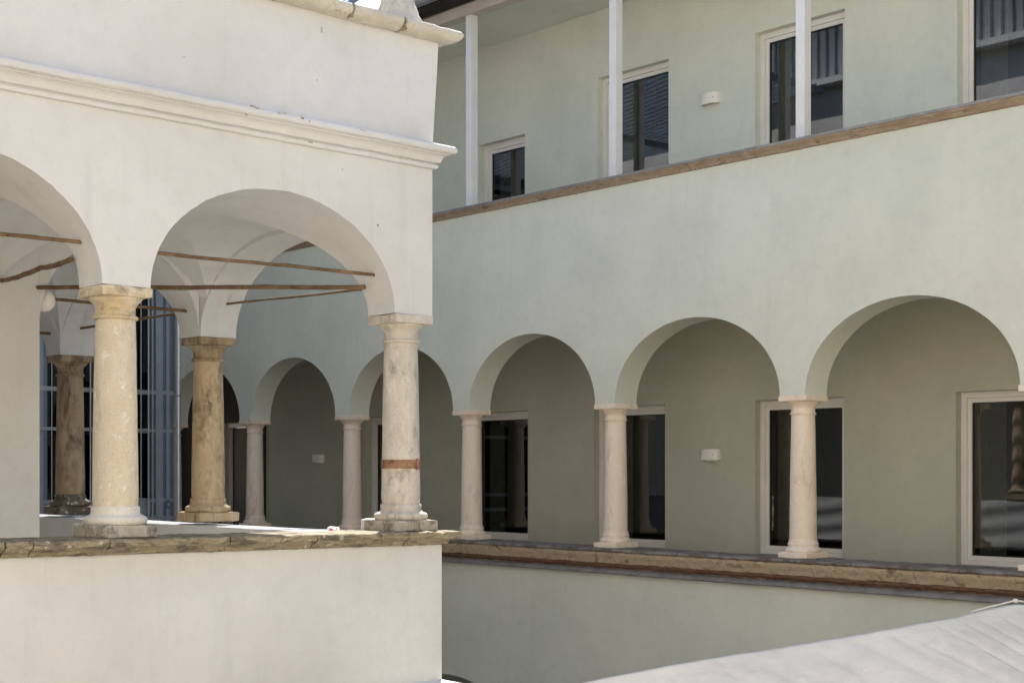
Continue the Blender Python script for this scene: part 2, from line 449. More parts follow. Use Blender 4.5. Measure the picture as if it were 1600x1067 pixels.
# transverse arches
def trans(a, b, thick, arches, seed):
    bm = arch_panel(a, b, thick, arches, RISE - 0.02, ZC, 3.7, 36, 0.004, seed, rows=3)
    mk('transverse_arch', bm, M['white'], WL, 30, tilt=True)
trans((6.14, 14.08), (7.898, 14.08), 0.40, [(0.0, 1.755)], 1.0)
trans((6.14, 17.46), (7.898, 17.46), 0.40, [(0.0, 1.755)], 2.0)
trans((6.14, 20.80), (7.898, 20.80), 0.40, [(0.0, 1.755)], 3.0)
trans((5.41, 11.022), (5.41, 13.878), 0.36, [(0.0, 2.856)], 4.0)
trans((2.56, 11.022), (2.56, 13.878), 0.36, [(0.0, 2.856)], 5.0)
for (x0, x1, y0, y1) in ((5.59, 8.02, 11.02, 13.88), (2.74, 5.23, 11.02, 13.88), (-0.11, 2.38, 11.02, 13.88), (6.14, 7.90, 14.28, 17.26), (6.14, 7.90, 17.66, 20.60), (6.14, 7.90, 21.0, 24.0)):
    mk('vault', vault(x0, x1, y0, y1, RISE, ZC), M['white'], WL, 30, tilt=True)
# core block, floors, roof slab
mk('core_wall', B(-3.5, 6.139, 13.881, 30.5, -1.545, 3.86), M['white'], WL, 0, tilt=True)
mk('gallery_floor', B(-3.5, 8.0, 11.0, 30.5, -1.75, -1.55), M['floor'], WL, 0)
mk('terrace_slab', B(-3.5, 8.40, 10.66, 30.5, 3.70, 3.85), M['floor'], WL, 0)
mk('lower_wall', B(-3.5, 8.50, 10.56, 30.5, GROUND, -1.97), M['white'], WL, 0)
# parapets
bm = bmesh.new(); box(bm, -3.5, 8.51, 10.55, 11.06, -1.93, -0.665); mk('parapet_wall', bev(bm, 0.012), M['white'], WL, 40, tilt=True)
def skew(y): return 8.235 - 0.036 * (min(y, 14.08) - 10.82)
bm = bmesh.new()
box(bm, 7.965, 8.50, 11.063, 30.4, -1.93, -0.585)
bmesh.ops.subdivide_edges(bm, edges=[e for e in bm.edges if abs(e.verts[0].co.y - e.verts[1].co.y) > 1], cuts=60)
for v in bm.verts: v.co.x += skew(v.co.y) - 8.235 + noise.noise(v.co * 2) * 0.006; v.co.z += noise.noise(v.co * 1.7) * 0.004
mk('parapet_wall', bm, M['white'], WL, 40, tilt=True)
for y in (14.08, 17.46, 20.8, 24.1):
    mk('pedestal', rough_block(8.05, y, -1.5, -0.575, 0.40, 0.52, 0.02, 0.004, 5, 7, y), M['white'], WL, 40, tilt=True)
for (cx, cy, sx, sy) in ((5.43, 11.10, 0.46, 0.12), (8.26, 11.10, 0.48, 0.12)):
    mk('plaster_block', rough_block(cx, cy, -0.58, ZB + 0.105, sx, sy, 0.03, 0.004, 6, 7, cx), M['white'], WL, 50, tilt=True)

# string course
prof = [(0.0, 2.765), (0.012, 2.767), (0.034, 2.770), (0.040, 2.785), (0.038, 2.800), (0.022, 2.808), (0.022, 2.816), (0.050, 2.822), (0.060, 2.838), (0.062, 2.850), (0.070, 2.868), (0.090, 2.884),
        (0.112, 2.892), (0.112, 2.900), (0.128, 2.904), (0.150, 2.912), (0.160, 2.930), (0.158, 2.955), (0.142, 2.972), (0.10, 2.985), (0.04, 3.0), (0.0, 3.01), (-0.05, 3.01), (-0.05, 2.765)]
mk('string_course', moulding([(-3.5, 10.62), (8.45, 10.62), (8.335, 14.2), (8.335, 30)], prof, 0.04, 0.005, 5, 1.0), M['white'], WL, 40, tilt=True)
# attic wall above the string course
bm = bmesh.new(); box(bm, -3.5, 8.45, 10.62, 10.98, 2.793, 3.93)
bmesh.ops.subdivide_edges(bm, edges=list(bm.edges), cuts=12, use_grid_fill=True)
for v in bm.verts:
    k = max(0, v.co.z - 2.95)
    v.co.x += 0.055 * k + (noise.noise(v.co * 1.5) * 0.006); v.co.y -= 0.02 * k
mk('attic_wall', bm, M['white'], WL, 40, tilt=True)
bm = B(8.0, 8.42, 10.985, 30, 3.0, 3.92); mk('attic_wall', bm, M['white'], WL, 0, tilt=True)
# top coping stones, rounded nose
prof = [(-0.45, 3.935), (-0.02, 3.928), (0.03, 3.925), (0.07, 3.932), (0.105, 3.945), (0.13, 3.965), (0.145, 3.99), (0.147, 4.015), (0.13, 4.038), (0.09, 4.052), (0.0, 4.06), (-0.2, 4.07), (-0.45, 4.07)]
xs = [-3.5, -2.0, -0.4, 0.9, 2.1, 3.3, 4.5, 5.6, 6.72, 7.46, 8.02]
for i, (a, b) in enumerate(zip(xs, xs[1:])):
    mk('coping_stone', moulding([(a + 0.012, 10.60), (b - 0.012, 10.60)], prof, 0.035, 0.012, 5, i * 3.1), M['coping_top'], WL, 50, tilt=True)
mk('coping_stone', moulding([(8.035, 10.60), (8.53, 10.60), (8.45, 12.2)], prof, 0.035, 0.010, 5, 77), M['coping_top'], WL, 50, tilt=True)
yy = [12.22, 14, 16, 18, 20]
for i, (a, b) in enumerate(zip(yy, yy[1:])):
    mk('coping_stone', moulding([(8.42, a), (8.42, b - 0.02)], prof, 0.1, 0.010, 5, i * 2.1 + 9), M['coping_top'], WL, 50, tilt=True)
# broken mortar between them
for x in (6.72, 7.46, 8.03):
    mk('mortar_joint', rough_block(x, 10.60, 3.93, 4.045, 0.05, 0.24, 0.012, 0.01, 9, 6, x), M['coping'], WL, 50, tilt=True)
# parapet coping stones
prof = [(-0.60, -0.67), (-0.02, -0.668), (0.025, -0.664), (0.035, -0.655), (0.04, -0.642), (0.055, -0.632), (0.08, -0.622), (0.098, -0.612), (0.104, -0.604), (0.114, -0.602),
        (0.127, -0.598), (0.130, -0.58), (0.131, -0.562), (0.126, -0.550), (0.112, -0.546), (0.04, -0.545), (-0.2, -0.545), (-0.60, -0.547)]
xs = [-3.5, -1.6, 0.3, 1.9, 3.1, 4.349, 4.56, 5.167, 6.21, 7.05, 8.03]
for i, (a, b) in enumerate(zip(xs, xs[1:])):
    g = 0.004 if i != 4 else 0.008
    mk('coping_stone', moulding([(a + g, 10.545), (b - g, 10.545)], prof, 0.02, 0.006, 5, i * 5.3, 0.007), M['coping'], WL, 50, tilt=True)
prof2 = [(max(-0.46, o_), z) for o_, z in prof]
mk('coping_stone', moulding([(8.038, 10.545), (8.50, 10.545), (8.49, 11.0)], prof2, 0.02, 0.012, 9, 91, 0.010), M['coping'], WL, 50, tilt=True)
# flaked patches on the string course and chips in the plaster
for i, (x, z, w_, h_, o_) in enumerate(((6.46, 2.975, 0.05, 0.018, 0.142), (6.50, 2.965, 0.03, 0.012, 0.15), (6.70, 2.955, 0.03, 0.014, 0.156), (6.76, 2.965, 0.045, 0.012, 0.15), (6.93, 2.955, 0.03, 0.018, 0.156), (7.0, 2.94, 0.018, 0.012, 0.157),
        (7.55, 2.955, 0.06, 0.010, 0.155), (6.40, 2.90, 0.02, 0.01, 0.13), (6.95, 2.80, 0.03, 0.008, 0.036), (7.09, 2.795, 0.06, 0.012, 0.036), (8.05, 2.80, 0.012, 0.012, 0.036), (7.22, 3.79, 0.02, 0.05, 0.0), (7.18, 3.35, 0.012, 0.012, 0.0),
        (5.9, 3.3, 0.012, 0.01, 0.0), (7.45, 2.62, 0.012, 0.02, 0.0), (7.83, 2.18, 0.02, 0.02, 0.0))):
    mk('flaked_patch', rough_block(x, 10.62 - o_ - 0.001 + (0.02 * (z - 2.95) * -1 if z > 3.0 else 0), z - h_ / 2, z + h_ / 2, w_, 0.008, 0.003, 0.004, 30, 5, i), M['plinth'], WL, 50, tilt=True)
# lower ledge of the storey below
prof = [(-0.05, -2.10), (0.03, -2.10), (0.05, -2.06), (0.09, -2.02), (0.13, -2.0), (0.15, -1.97), (0.15, -1.945), (0.14, -1.935), (0.0, -1.90), (-0.05, -1.90)]
mk('lower_ledge', moulding([(-3.5, 10.56), (8.50, 10.56), (8.50, 30)], prof, 0.1, 0.003, 4, 3), M['white'], WL, 40, tilt=True)

# columns -----------------------------------------------------------
def white_column(x, y, mats, seed, label, band=False, flip=0):
    shaft_m, base_m, plinth_m, cap_m = mats
    t = -0.010 * (x - 5.4); zb = ZB + t; H = ZC - ZB
    c = bpy.data.objects.new('column', None); COL.objects.link(c); c.parent = WL
    c.location = Vector((x, y, zb)) - wloc(WL); c['label'] = label
    top = H - 0.255
    sh = []
    n = 26
    for i in range(n + 1):
        f = i / n; z = 0.245 + (top - 0.245) * f
        r = 0.178 - 0.022 * f ** 1.3
        if i == 0: r = 0.174
        sh.append((r, z))
    mk('shaft', lathe(sh, x, y, zb, 56, 0.003, 4, seed), shaft_m, c, 40)
    # neck ring + necking + echinus
    cp = [(0.150, top), (0.168, top + 0.003), (0.176, top + 0.012), (0.176, top + 0.022), (0.168, top + 0.032), (0.157, top + 0.036), (0.155, top + 0.045),
          (0.155, top + 0.095), (0.160, top + 0.105), (0.166, top + 0.118), (0.178, top + 0.133), (0.196, top + 0.148), (0.206, top + 0.160), (0.208, top + 0.170), (0.20, top + 0.176)]
    mk('capital', lathe(cp, x, y, zb, 48, 0.004, 7, seed + 2), cap_m, c, 50)
    mk('abacus', rough_block(x, y, zb + top + 0.172, zb + H + 0.002, 0.43, 0.43, 0.014, 0.006, 7, 9, seed), cap_m, c, 50)
    bp = [(0.215, 0.095), (0.235, 0.108), (0.246, 0.128), (0.246, 0.146), (0.232, 0.163), (0.208, 0.172), (0.196, 0.178), (0.190, 0.190), (0.187, 0.205), (0.190, 0.222), (0.186, 0.238), (0.174, 0.247)]
    mk('base', lathe(bp, x, y, zb, 48, 0.009, 8, seed + 4), base_m, c, 50)
    mk('plinth', rough_block(x, y, zb - 0.002, zb + 0.103, 0.49, 0.49, 0.018, 0.009, 8, 10, seed + 6), plinth_m, c, 50)
    if band:
        z0 = 0.035 - zb
        bm = lathe([(0.168, z0 - 0.040), (0.181, z0 - 0.040), (0.182, z0), (0.181, z0 + 0.040), (0.168, z0 + 0.040)], x, y, zb, 56, 0.001, 9, 3)
        b = mk('iron_band', bm, M['rust'], c, 40, label='rusty iron clamp band round the shaft')
        mk('band_clasp', bev(B(x - 0.02 + 0.06, x + 0.005 + 0.06, y - 0.192, y - 0.165, zb + z0 - 0.05, zb + z0 + 0.05), 0.004, 1), M['rust'], c, 40)
    return c
white_column(5.41, YF, (M['cream'], M['basewhite'], M['plinth'], M['capstone']), 1.0, 'thick cream limestone column')
white_column(8.24, YF, (M['greystone'], M['greystone'], M['plinth'], M['greystone']), 11.0, 'pale grey corner column with a rusty iron band', True)
white_column(8.12, 14.08, (M['brown'], M['brown'], M['brown'], M['darkbrown']), 21.0, 'golden brown column on the side of the loggia')
white_column(8.12, 17.46, (M['darkbrown'], M['flaky'], M['flaky'], M['darkbrown']), 31.0, 'dark brown stained column with peeling base')
white_column(8.12, 20.80, (M['brown'], M['brown'], M['plinth'], M['darkbrown']), 41.0, 'brown column further back')
white_column(8.12, 24.10, (M['brown'], M['brown'], M['plinth'], M['darkbrown']), 51.0, 'brown column at the far end')
white_column(2.56, YF, (M['cream'], M['basewhite'], M['plinth'], M['cream']), 61.0, 'cream column near the core wall')
white_column(-0.29, YF, (M['cream'], M['basewhite'], M['plinth'], M['cream']), 71.0, 'cream column at the near end')

# tie rods -----------------------------------------------------------
for p0, p1, r, wb, sd_ in (
        ((5.55, 10.82, 1.735), (8.08, 10.82, 1.745), 0.016, 0.008, 1), ((2.70, 10.82, 1.735), (5.27, 10.82, 1.755), 0.016, 0.008, 2),
        ((5.12, 10.98, 1.635), (5.78, 13.95, 1.80), 0.022, 0.04, 3), ((6.10, 13.92, 1.765), (7.93, 10.95, 1.645), 0.021, 0.010, 4),
        ((8.23, 10.98, 1.675), (8.16, 13.98, 1.75), 0.012, 0.006, 5), ((6.10, 14.08, 1.69), (7.90, 14.08, 1.67), 0.017, 0.008, 6),
        ((8.14, 14.2, 1.72), (8.12, 17.35, 1.72), 0.015, 0.01, 7), ((6.10, 17.46, 1.68), (7.92, 17.46, 1.66), 0.018, 0.01, 8)):
    mk('tie_rod', tube(p0, p1, r, wb, seed=sd_ * 3.3), M['iron'], WL, 60)

# upper storey set back over the side gallery (mirrored in the windows opposite)
mk('upper_core_wall', B(-3.5, 6.2, 12.4, 30, 3.87, 7.75), M['white'], WL, 0)
bm = arch_panel((8.05, 12.4), (8.05, 30), 0.4, [(0.3 + 2.9 * k, 2.9 + 2.9 * k) for k in range(6)], 1.0, 5.35, 7.75, 24, rows=2)
mk('upper_arcade_wall', bm, M['white'], WL, 30)
for k in range(7):
    y = 12.55 + 2.9 * k
    mk('upper_pier', B(7.87, 8.23, y - 0.148, y + 0.148, 3.87, 5.35), M['white'], WL, 0)
mk('upper_roof_slab', B(-3.5, 8.6, 12.3, 30.2, 7.76, 7.88), M['white'], WL, 0)
mk('clerestory_panel', B(8.10, 8.12, 12.4, 30, 7.885, 9.25), M['lampwhite'], WL, 0)
bm = bmesh.new(); y = 12.45
while y < 30:
    box(bm, 8.125, 8.16, y, y + 0.045, 7.885, 9.25); y += 0.22
o = mk('clerestory_bars', bm, M['steel'], WL, 0); o['kind'] = 'stuff'
mk('clerestory_roof', B(5.0, 8.9, 12.3, 30.2, 9.26, 9.40), M['steel'], WL, 0)
mk('clerestory_back', B(5.0, 5.1, 12.4, 30, 7.885, 9.25), M['white'], WL, 0)

# stone finial on the corner
fin = thing('stone_finial', 'weathered grey stone finial on the roof coping at the loggia corner', 'finial', (8.24, 10.86, 4.03))
pf = [(0.235, -0.02), (0.232, 0.03), (0.225, 0.06), (0.212, 0.085), (0.195, 0.11), (0.186, 0.14), (0.188, 0.16), (0.176, 0.19), (0.160, 0.23), (0.150, 0.28), (0.152, 0.33), (0.17, 0.37)]
mk('finial_base', lathe(pf, 8.24, 10.86, 4.03, 40, 0.016, 7, 3), M['greystone'], fin, 60)
pf = [(0.165, 0.368), (0.20, 0.40), (0.225, 0.46), (0.235, 0.53), (0.225, 0.60), (0.19, 0.67), (0.13, 0.72), (0.06, 0.745)]
mk('finial_ball', lathe(pf, 8.24, 10.86, 4.03, 40, 0.012, 7, 5), M['greystone'], fin, 60)

# ================================================================== UNSEEN WING BEHIND THE CAMERA, ADDED FOR BOUNCE LIGHT
CW = thing('bounce_wing', 'unseen cream wing behind the camera, added to bounce warm light', 'building', (-9, -5, GROUND))
wr = [(y, y + 1.3, z, z + 2.0) for y in (-1.6, 1.4, 4.4, 7.4) for z in (-4.6, -0.9, 2.6)]
bm = wall_openings(-9.0, -9.3, -2.2, 13.0, GROUND, 9.0, wr); mk('bounce_wing_wall', bm, M['bounce_cream'], CW, 0)
for r in wr: mk('bounce_wing_window', B(-9.25, -9.2, r[0], r[1], r[2], r[3]), M['gasket'], CW, 0)
mk('bounce_wing_wall', B(-9.3, 14.4, -2.5, -2.2, GROUND, 9.0), M['bounce_cream'], CW, 0)
for x in (-6.5, -3.0, 0.5, 4.0, 7.5, 11.0):
    for z in (-4.6, -0.9, 2.6):
        f_ = mk('bounce_wing_window', B(x, x + 1.2, -2.196, -2.15, z, z + 1.9), M['frame'], CW, 0)
        mk('pane', B(x + 0.08, x + 1.12, -2.149, -2.14, z + 0.08, z + 1.82), M['gasket'], f_, 0)

# ================================================================== GREEN BUILDING
GB = thing('green_building', 'sage green rendered building with marble column arcade below and white posts above', 'building', (14.7, 17.5, GROUND))
YC = [1.7, 4.82, 7.98, 11.18, 14.39, 17.50, 20.67, 23.78, 26.86]
YEND = 30.0
gz0, gz1 = -1.10, 0.885
arches = []
for a, b in zip(YC, YC[1:] + [YEND]): arches.append((a + 0.19 - 0.0, b - 0.19))
arches = [(a, b) for a, b in arches]
bm = arch_panel((14.70, 0.0), (14.70, YEND), 0.43, arches, 1.07, gz1, 3.855, 44, 0.003, 9.0, rows=5)
mk('arcade_wall', bm, M['green'], GB, 30)
# wall below the arcade with the arches of the ground floor
la = [(17.8 + 3.12 * k - 1.4, 17.8 + 3.12 * k + 1.4) for k in range(-5, 4)]
bm = arch_panel((14.71, 0.0), (14.71, YEND), 0.42, la, 0.70, -3.90, -1.36, 30, 0.002, 3.0, rows=3)
mk('parapet_wall', bm, M['green'], GB, 30)
for k in range(-6, 4):
    y = 17.8 + 3.12 * (k + 0.5)
    mk('ground_floor_pier', B(14.5, 14.92, y - 0.158, y + 0.158, GROUND, -3.90), M['green'], GB, 0)
mk('ground_floor_back_wall', B(16.4, 16.7, 0, YEND, GROUND, -1.6), M['green'], GB, 0)
# galleries
mk('gallery_floor', B(14.93, 16.4, 0, YEND, -1.6, -1.30), M['slabtop'], GB, 0)
mk('gallery_ceiling', B(14.916, 16.4, 0, YEND, 2.50, 3.0), M['green'], GB, 0)
mk('upper_ceiling', B(14.60, 16.4, 0, YEND, 7.165, 7.26), M['green'], GB, 0)
lower = [(8.62, 10.12), (11.80, 13.31), (15.02, 16.53), (18.08, 19.58), (21.12, 22.59), (5.45, 6.95)]
upper = [(8.60, 10.10, 6.125), (11.79, 13.31, 6.125), (14.95, 16.45, 6.11), (18.155, 19.32, 5.53), (5.45, 6.95, 6.125)]
doory = (26.3, 27.8)
rects = [(a, b, -1.225, 0.95) for a, b in lower] + [(a, b, 3.35 if z > 6 else 3.9, z) for a, b, z in upper] + [(doory[0], doory[1], -1.30, 0.95)]
mk('back_wall', wall_openings(16.4, 16.72, 0, YEND, -1.6, 2.55, [r for r in rects if r[3] < 2]), M['green_shaded'], GB, 0)
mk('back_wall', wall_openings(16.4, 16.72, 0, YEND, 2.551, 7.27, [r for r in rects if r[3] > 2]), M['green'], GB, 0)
mk('end_wall', B(14.93, 16.4, YEND - 0.3, YEND, -1.3, 7.1), M['green'], GB, 0)
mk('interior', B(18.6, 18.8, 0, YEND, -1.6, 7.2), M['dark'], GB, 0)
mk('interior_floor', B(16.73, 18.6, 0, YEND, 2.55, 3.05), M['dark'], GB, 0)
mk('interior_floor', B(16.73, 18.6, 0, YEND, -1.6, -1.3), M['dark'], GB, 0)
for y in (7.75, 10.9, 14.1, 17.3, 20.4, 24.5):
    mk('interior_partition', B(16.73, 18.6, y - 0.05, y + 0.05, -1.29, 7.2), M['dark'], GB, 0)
# windows: frame > (sash, pane), each its own part
def window(ya, yb, za, zb, fat=0.075):
    fr = mk('window_frame', ring(bmesh.new(), 16.515, 16.60, ya + 0.002, yb - 0.002, za + 0.002, zb - 0.002, fat), M['frame'], GB, 0)
    f = fat
    mk('sash', ring(bmesh.new(), 16.545, 16.61, ya + f + 0.004, yb - f - 0.004, za + f + 0.004, zb - f - 0.004, 0.055), M['frame'], fr, 0)
    mk('gasket', ring(bmesh.new(), 16.56, 16.60, ya + f + 0.061, yb - f - 0.061, za + f + 0.061, zb - f - 0.061, 0.012), M['gasket'], fr, 0)
    bm = bmesh.new(); vs = [bm.verts.new(p) for p in ((16.575, ya + f + 0.05, za + f + 0.05), (16.575, yb - f - 0.05, za + f + 0.05), (16.575, yb - f - 0.05, zb - f - 0.05), (16.575, ya + f + 0.05, zb - f - 0.05))]
    bm.faces.new(vs); mk('pane', bm, M['glass'], fr, 0)
    mk('sill', B(16.44, 16.514, ya + 0.002, yb - 0.002, za + 0.001, za + 0.02), M['zinc'], fr, 0)
    # curtain drawn to the far side, folds
    bm = bmesh.new(); n = 40; lo, hi = [], []
    y1 = yb - 0.1; y0 = yb - 0.46
    for i in range(n + 1):
        y = y0 + (y1 - y0) * i / n; x = 16.80 + 0.025 * math.sin(i * 1.25)
        lo.append(bm.verts.new((x, y, za + 0.05))); hi.append(bm.verts.new((x, y, zb + 0.1)))
    for i in range(n): bm.faces.new((lo[i], lo[i + 1], hi[i + 1], hi[i]))
    mk('curtain', bm, M['curtain'], fr, 80)
for a, b in lower: window(a, b, -1.225, 0.95)
for a, b, z in upper: window(a, b, 3.35 if z > 6 else 3.9, z, 0.075 if z > 6 else 0.10)
# timber door in the dark end of the gallery
d = mk('door', B(16.58, 16.63, doory[0] + 0.08, doory[1] - 0.08, -1.3, 0.86), M['door'], GB, 0)
mk('door_frame', ring(bmesh.new(), 16.50, 16.60, doory[0] + 0.002, doory[1] - 0.002, -1.31, 0.948, 0.085), M['frame'], d, 0)
mk('handle', tube((16.55, doory[0] + 0.18, -0.3), (16.55, doory[0] + 0.32, -0.3), 0.012), M['chrome'], d, 60)

mk('shade_panel', B(16.36, 16.395, 27.86, 29.69, -1.29, 2.49), M['black'], GB, 0)  # black panels added to paint the deep shade at the gallery end
mk('shade_panel', B(16.36, 16.395, 26.10, 26.27, -1.29, 2.49), M['black'], GB, 0)
mk('shade_panel', B(16.36, 16.395, 26.271, 27.859, 0.96, 2.49), M['black'], GB, 0)
# marble columns
def marble_column(y, seed, label=None):
    x = 14.70; H = gz1 - gz0
    c = bpy.data.objects.new('column', None); COL.objects.link(c); c.parent = GB
    c.location = Vector((x, y, gz0)) - wloc(GB)
    if label: c['label'] = label
    top = H - 0.235
    sh = [(0.166 - 0.022 * (i / 22) ** 1.4, 0.225 + (top - 0.225) * i / 22) for i in range(23)]
    mk('shaft', lathe(sh, x, y, gz0, 44, 0.002, 4, seed), M['marble'], c, 40)
    cp = [(0.140, top), (0.155, top + 0.002), (0.160, top + 0.010), (0.160, top + 0.020), (0.150, top + 0.028), (0.145, top + 0.034), (0.145, top + 0.085), (0.156, top + 0.09),
          (0.158, top + 0.10), (0.166, top + 0.112), (0.182, top + 0.132), (0.200, top + 0.148), (0.204, top + 0.160), (0.198, top + 0.166)]
    mk('capital', lathe(cp, x, y, gz0, 40, 0.003, 7, seed + 1), M['marble'], c, 50)
    mk('abacus', rough_block(x, y, gz0 + top + 0.162, gz0 + H + 0.002, 0.43, 0.43, 0.010, 0.004, 7, 8, seed), M['marble'], c, 50)
    bp = [(0.20, 0.07), (0.216, 0.082), (0.222, 0.098), (0.216, 0.116), (0.196, 0.128), (0.184, 0.135), (0.182, 0.15), (0.188, 0.162), (0.190, 0.175), (0.182, 0.188), (0.174, 0.20), (0.176, 0.215), (0.168, 0.228)]
    mk('base', lathe(bp, x, y, gz0, 40, 0.006, 8, seed + 2), M['marble'], c, 50)
    mk('plinth', rough_block(x, y, gz0 - 0.002, gz0 + 0.078, 0.44, 0.44, 0.015, 0.008, 8, 9, seed + 3), M['marble'], c, 50)
for i, y in enumerate(YC[1:]): marble_column(y, 100 + i * 7.7)

# lower stone coping
prof = [(-0.42, -1.148), (0.12, -1.147), (0.155, -1.146), (0.165, -1.138), (0.168, -1.125), (0.162, -1.108), (0.150, -1.101), (0.05, -1.10), (-0.42, -1.10)]
prof_o = [(-0.10, -1.302), (0.058, -1.302), (0.070, -1.285), (0.080, -1.262), (0.10, -1.232), (0.118, -1.21), (0.132, -1.185), (0.138, -1.165), (0.14, -1.149), (-0.10, -1.149)]
prof_b = [(-0.10, -1.374), (0.012, -1.374), (0.022, -1.36), (0.030, -1.345), (0.048, -1.338), (0.052, -1.32), (0.050, -1.304), (-0.10, -1.304)]
js = [0.0, 2.2, 4.4, 6.9, 8.80, 10.22, 11.54, 13.54, 15.14, 17.2, 19.3, 21.4, 23.6, 25.8, 28.0, 30.0]
for i, (a, b) in enumerate(zip(js, js[1:])):
    s = mk('coping_slab', moulding([(14.50, b - 0.003), (14.50, a + 0.003)], prof, 0.04, 0.008, 6, i * 3.3, 0.005), M['slabtop'], GB, 50)
    off = 0.6 if 3 < i < 14 else 0.0
    a2 = a + (0.6 if 3 < i else 0); b2 = b + (0.6 if 2 < i < 14 else 0)
    mk('coping_moulding', moulding([(14.50, b2 - 0.003), (14.50, a2 + 0.003)], prof_o, 0.04, 0.009, 6, i * 4.7, 0.006), M['ochre'], GB, 50)
    mk('bed_moulding', moulding([(14.50, b2 - 0.003), (14.50, a2 + 0.003)], prof_b, 0.04, 0.006, 6, i * 2.7, 0.005), M['bed'], GB, 50)
prof_l = [(0.0, -1.452), (0.062, -1.452), (0.072, -1.440), (0.066, -1.425), (0.05, -1.40), (0.02, -1.378), (0.0, -1.376)]
js2 = [0, 6, 12.2, 18.4, 24.6, 30]
for a, b in zip(js2, js2[1:]):
    mk('lead_flashing', moulding([(14.497, b - 0.002), (14.497, a + 0.002)], prof_l, 0.1, 0.004, 3, a), M['lead'], GB, 50)
# upper coping
prof_u = [(-0.2, 3.857), (0.0, 3.857), (0.022, 3.86), (0.03, 3.872), (0.038, 3.890), (0.058, 3.905), (0.08, 3.915), (0.092, 3.925), (0.092, 3.948), (0.08, 3.955), (-0.2, 3.955)]
js3 = [0, 2.1, 4.3, 6.4, 8.5, 10.7, 12.8, 14.9, 17.1, 19.2, 21.4, 23.5, 25.7, 27.8, 30]
for i, (a, b) in enumerate(zip(js3, js3[1:])):
    mk('upper_coping_stone', moulding([(14.485, b - 0.002), (14.485, a + 0.002)], prof_u, 0.05, 0.008, 4, i * 2.2, 0.006), M['upper_coping'], GB, 50)
js4 = [0, 4.9, 9.7, 14.6, 19.3, 24.2, 30]
for a, b in zip(js4, js4[1:]):
    mk('sheet_metal_cover', moulding([(14.485, b), (14.485, a + 0.003)], [(-0.46, 3.957), (0.10, 3.957), (0.10, 3.94), (0.108, 3.94), (0.112, 3.972), (-0.46, 3.99)], 0.3, 0.002, 3, a), M['zinc'], GB, 50)
mk('upper_floor_wall', B(14.70, 14.93, 0, YEND, 3.0, 3.955), M['green'], GB, 0)
# posts and beam
for y in YC[1:]:
    p = mk('post', bev(B(14.635, 14.77, y - 0.068, y + 0.068, 3.985, 6.982), 0.006, 1), M['post'], GB, 40)
mk('eaves_beam', bev(B(14.60, 14.81, 0, YEND, 6.983, 7.15), 0.008, 1), M['beam'], GB, 40)
mk('eaves_soffit', B(14.22, 14.597, 0, YEND, 7.16, 7.20), M['black'], GB, 0)
prof_g = [(0.0, 7.27), (0.0, 7.20), (0.02, 7.17), (0.06, 7.15), (0.10, 7.16), (0.13, 7.19), (0.14, 7.24), (0.14, 7.275), (0.15, 7.28), (0.13, 7.282), (0.125, 7.24), (0.115, 7.20), (0.09, 7.18), (0.06, 7.17), (0.03, 7.19), (0.012, 7.21), (0.012, 7.27)]
mk('gutter', moulding([(14.218, YEND), (14.218, 0)], prof_g, 0.5), M['zinc'], GB, 50)
bm = bmesh.new()
vs = [bm.verts.new(p) for p in ((14.15, -0.2, 7.30), (14.15, YEND + .2, 7.30), (19, YEND + .2, 9.9), (19, -.2, 9.9), (14.15, -0.2, 7.21), (14.15, YEND + .2, 7.21), (19, YEND + .2, 9.8), (19, -.2, 9.8))]
for f in ((0, 1, 2, 3), (7, 6, 5, 4), (0, 4, 5, 1), (1, 5, 6, 2), (2, 6, 7, 3), (3, 7, 4, 0)): bm.faces.new([vs[i] for i in f])
mk('roof', bm, M['tile'], GB, 0)
mk('rear_wall', B(18.81, 19.0, 0, YEND, GROUND, 9.7), M['green'], GB, 0)

# ------------------------------------------------------------------ wall lamps
def wall_lamp(y, z, label):
    t = thing('wall_lamp', label, 'lamp', (16.4, y, z), 'curved wall lamps on the green wall')
    bm = bmesh.new(); n = 18; W = 0.165; D = 0.115; H = 0.078
    pts = [(16.398, y + W)] + [(16.36 - D * math.sin(math.pi * i / n) * 0.75, y + W * math.cos(math.pi * i / n)) for i in range(n + 1)] + [(16.398, y - W)]
    inner = [(min(16.398, px + 0.006), y + (py - y) * 0.965) for px, py in pts]
    A = [[bm.verts.new((px, py, z + k)) for px, py in q] for q in (pts, inner) for k in (-H, H)]
    for i in range(len(pts) - 1):
        bm.faces.new((A[0][i], A[0][i + 1], A[1][i + 1], A[1][i])); bm.faces.new((A[2][i], A[3][i], A[3][i + 1], A[2][i + 1]))
        bm.faces.new((A[0][i], A[2][i], A[2][i + 1], A[0][i + 1])); bm.faces.new((A[1][i], A[1][i + 1], A[3][i + 1], A[3][i]))
    mk('lamp_shade', bm, M['lampwhite'], t, 50)
    mk('diffuser', B(16.33, 16.397, y - 0.12, y + 0.12, z - 0.066, z + 0.060), M['frame'], t, 0)
    mk('back_plate', B(16.388, 16.3995, y - 0.10, y + 0.10, z - 0.10, z - 0.0785), M['lampwhite'], t, 0)
    i = 13; px, py = pts[i + 1]
    mk('screw', tube((px - 0.004, py, z), (px + 0.01, py, z), 0.006, n=2), M['gasket'], t, 60)
wall_lamp(14.10, 5.34, 'cream curved wall lamp on the upper gallery wall between two tall windows')
wall_lamp(14.10, 0.195, 'cream curved wall lamp behind the wide arch beside the window and marble column')
wall_lamp(24.15, 0.185, 'small cream curved wall lamp in the darkest arch far down the gallery')

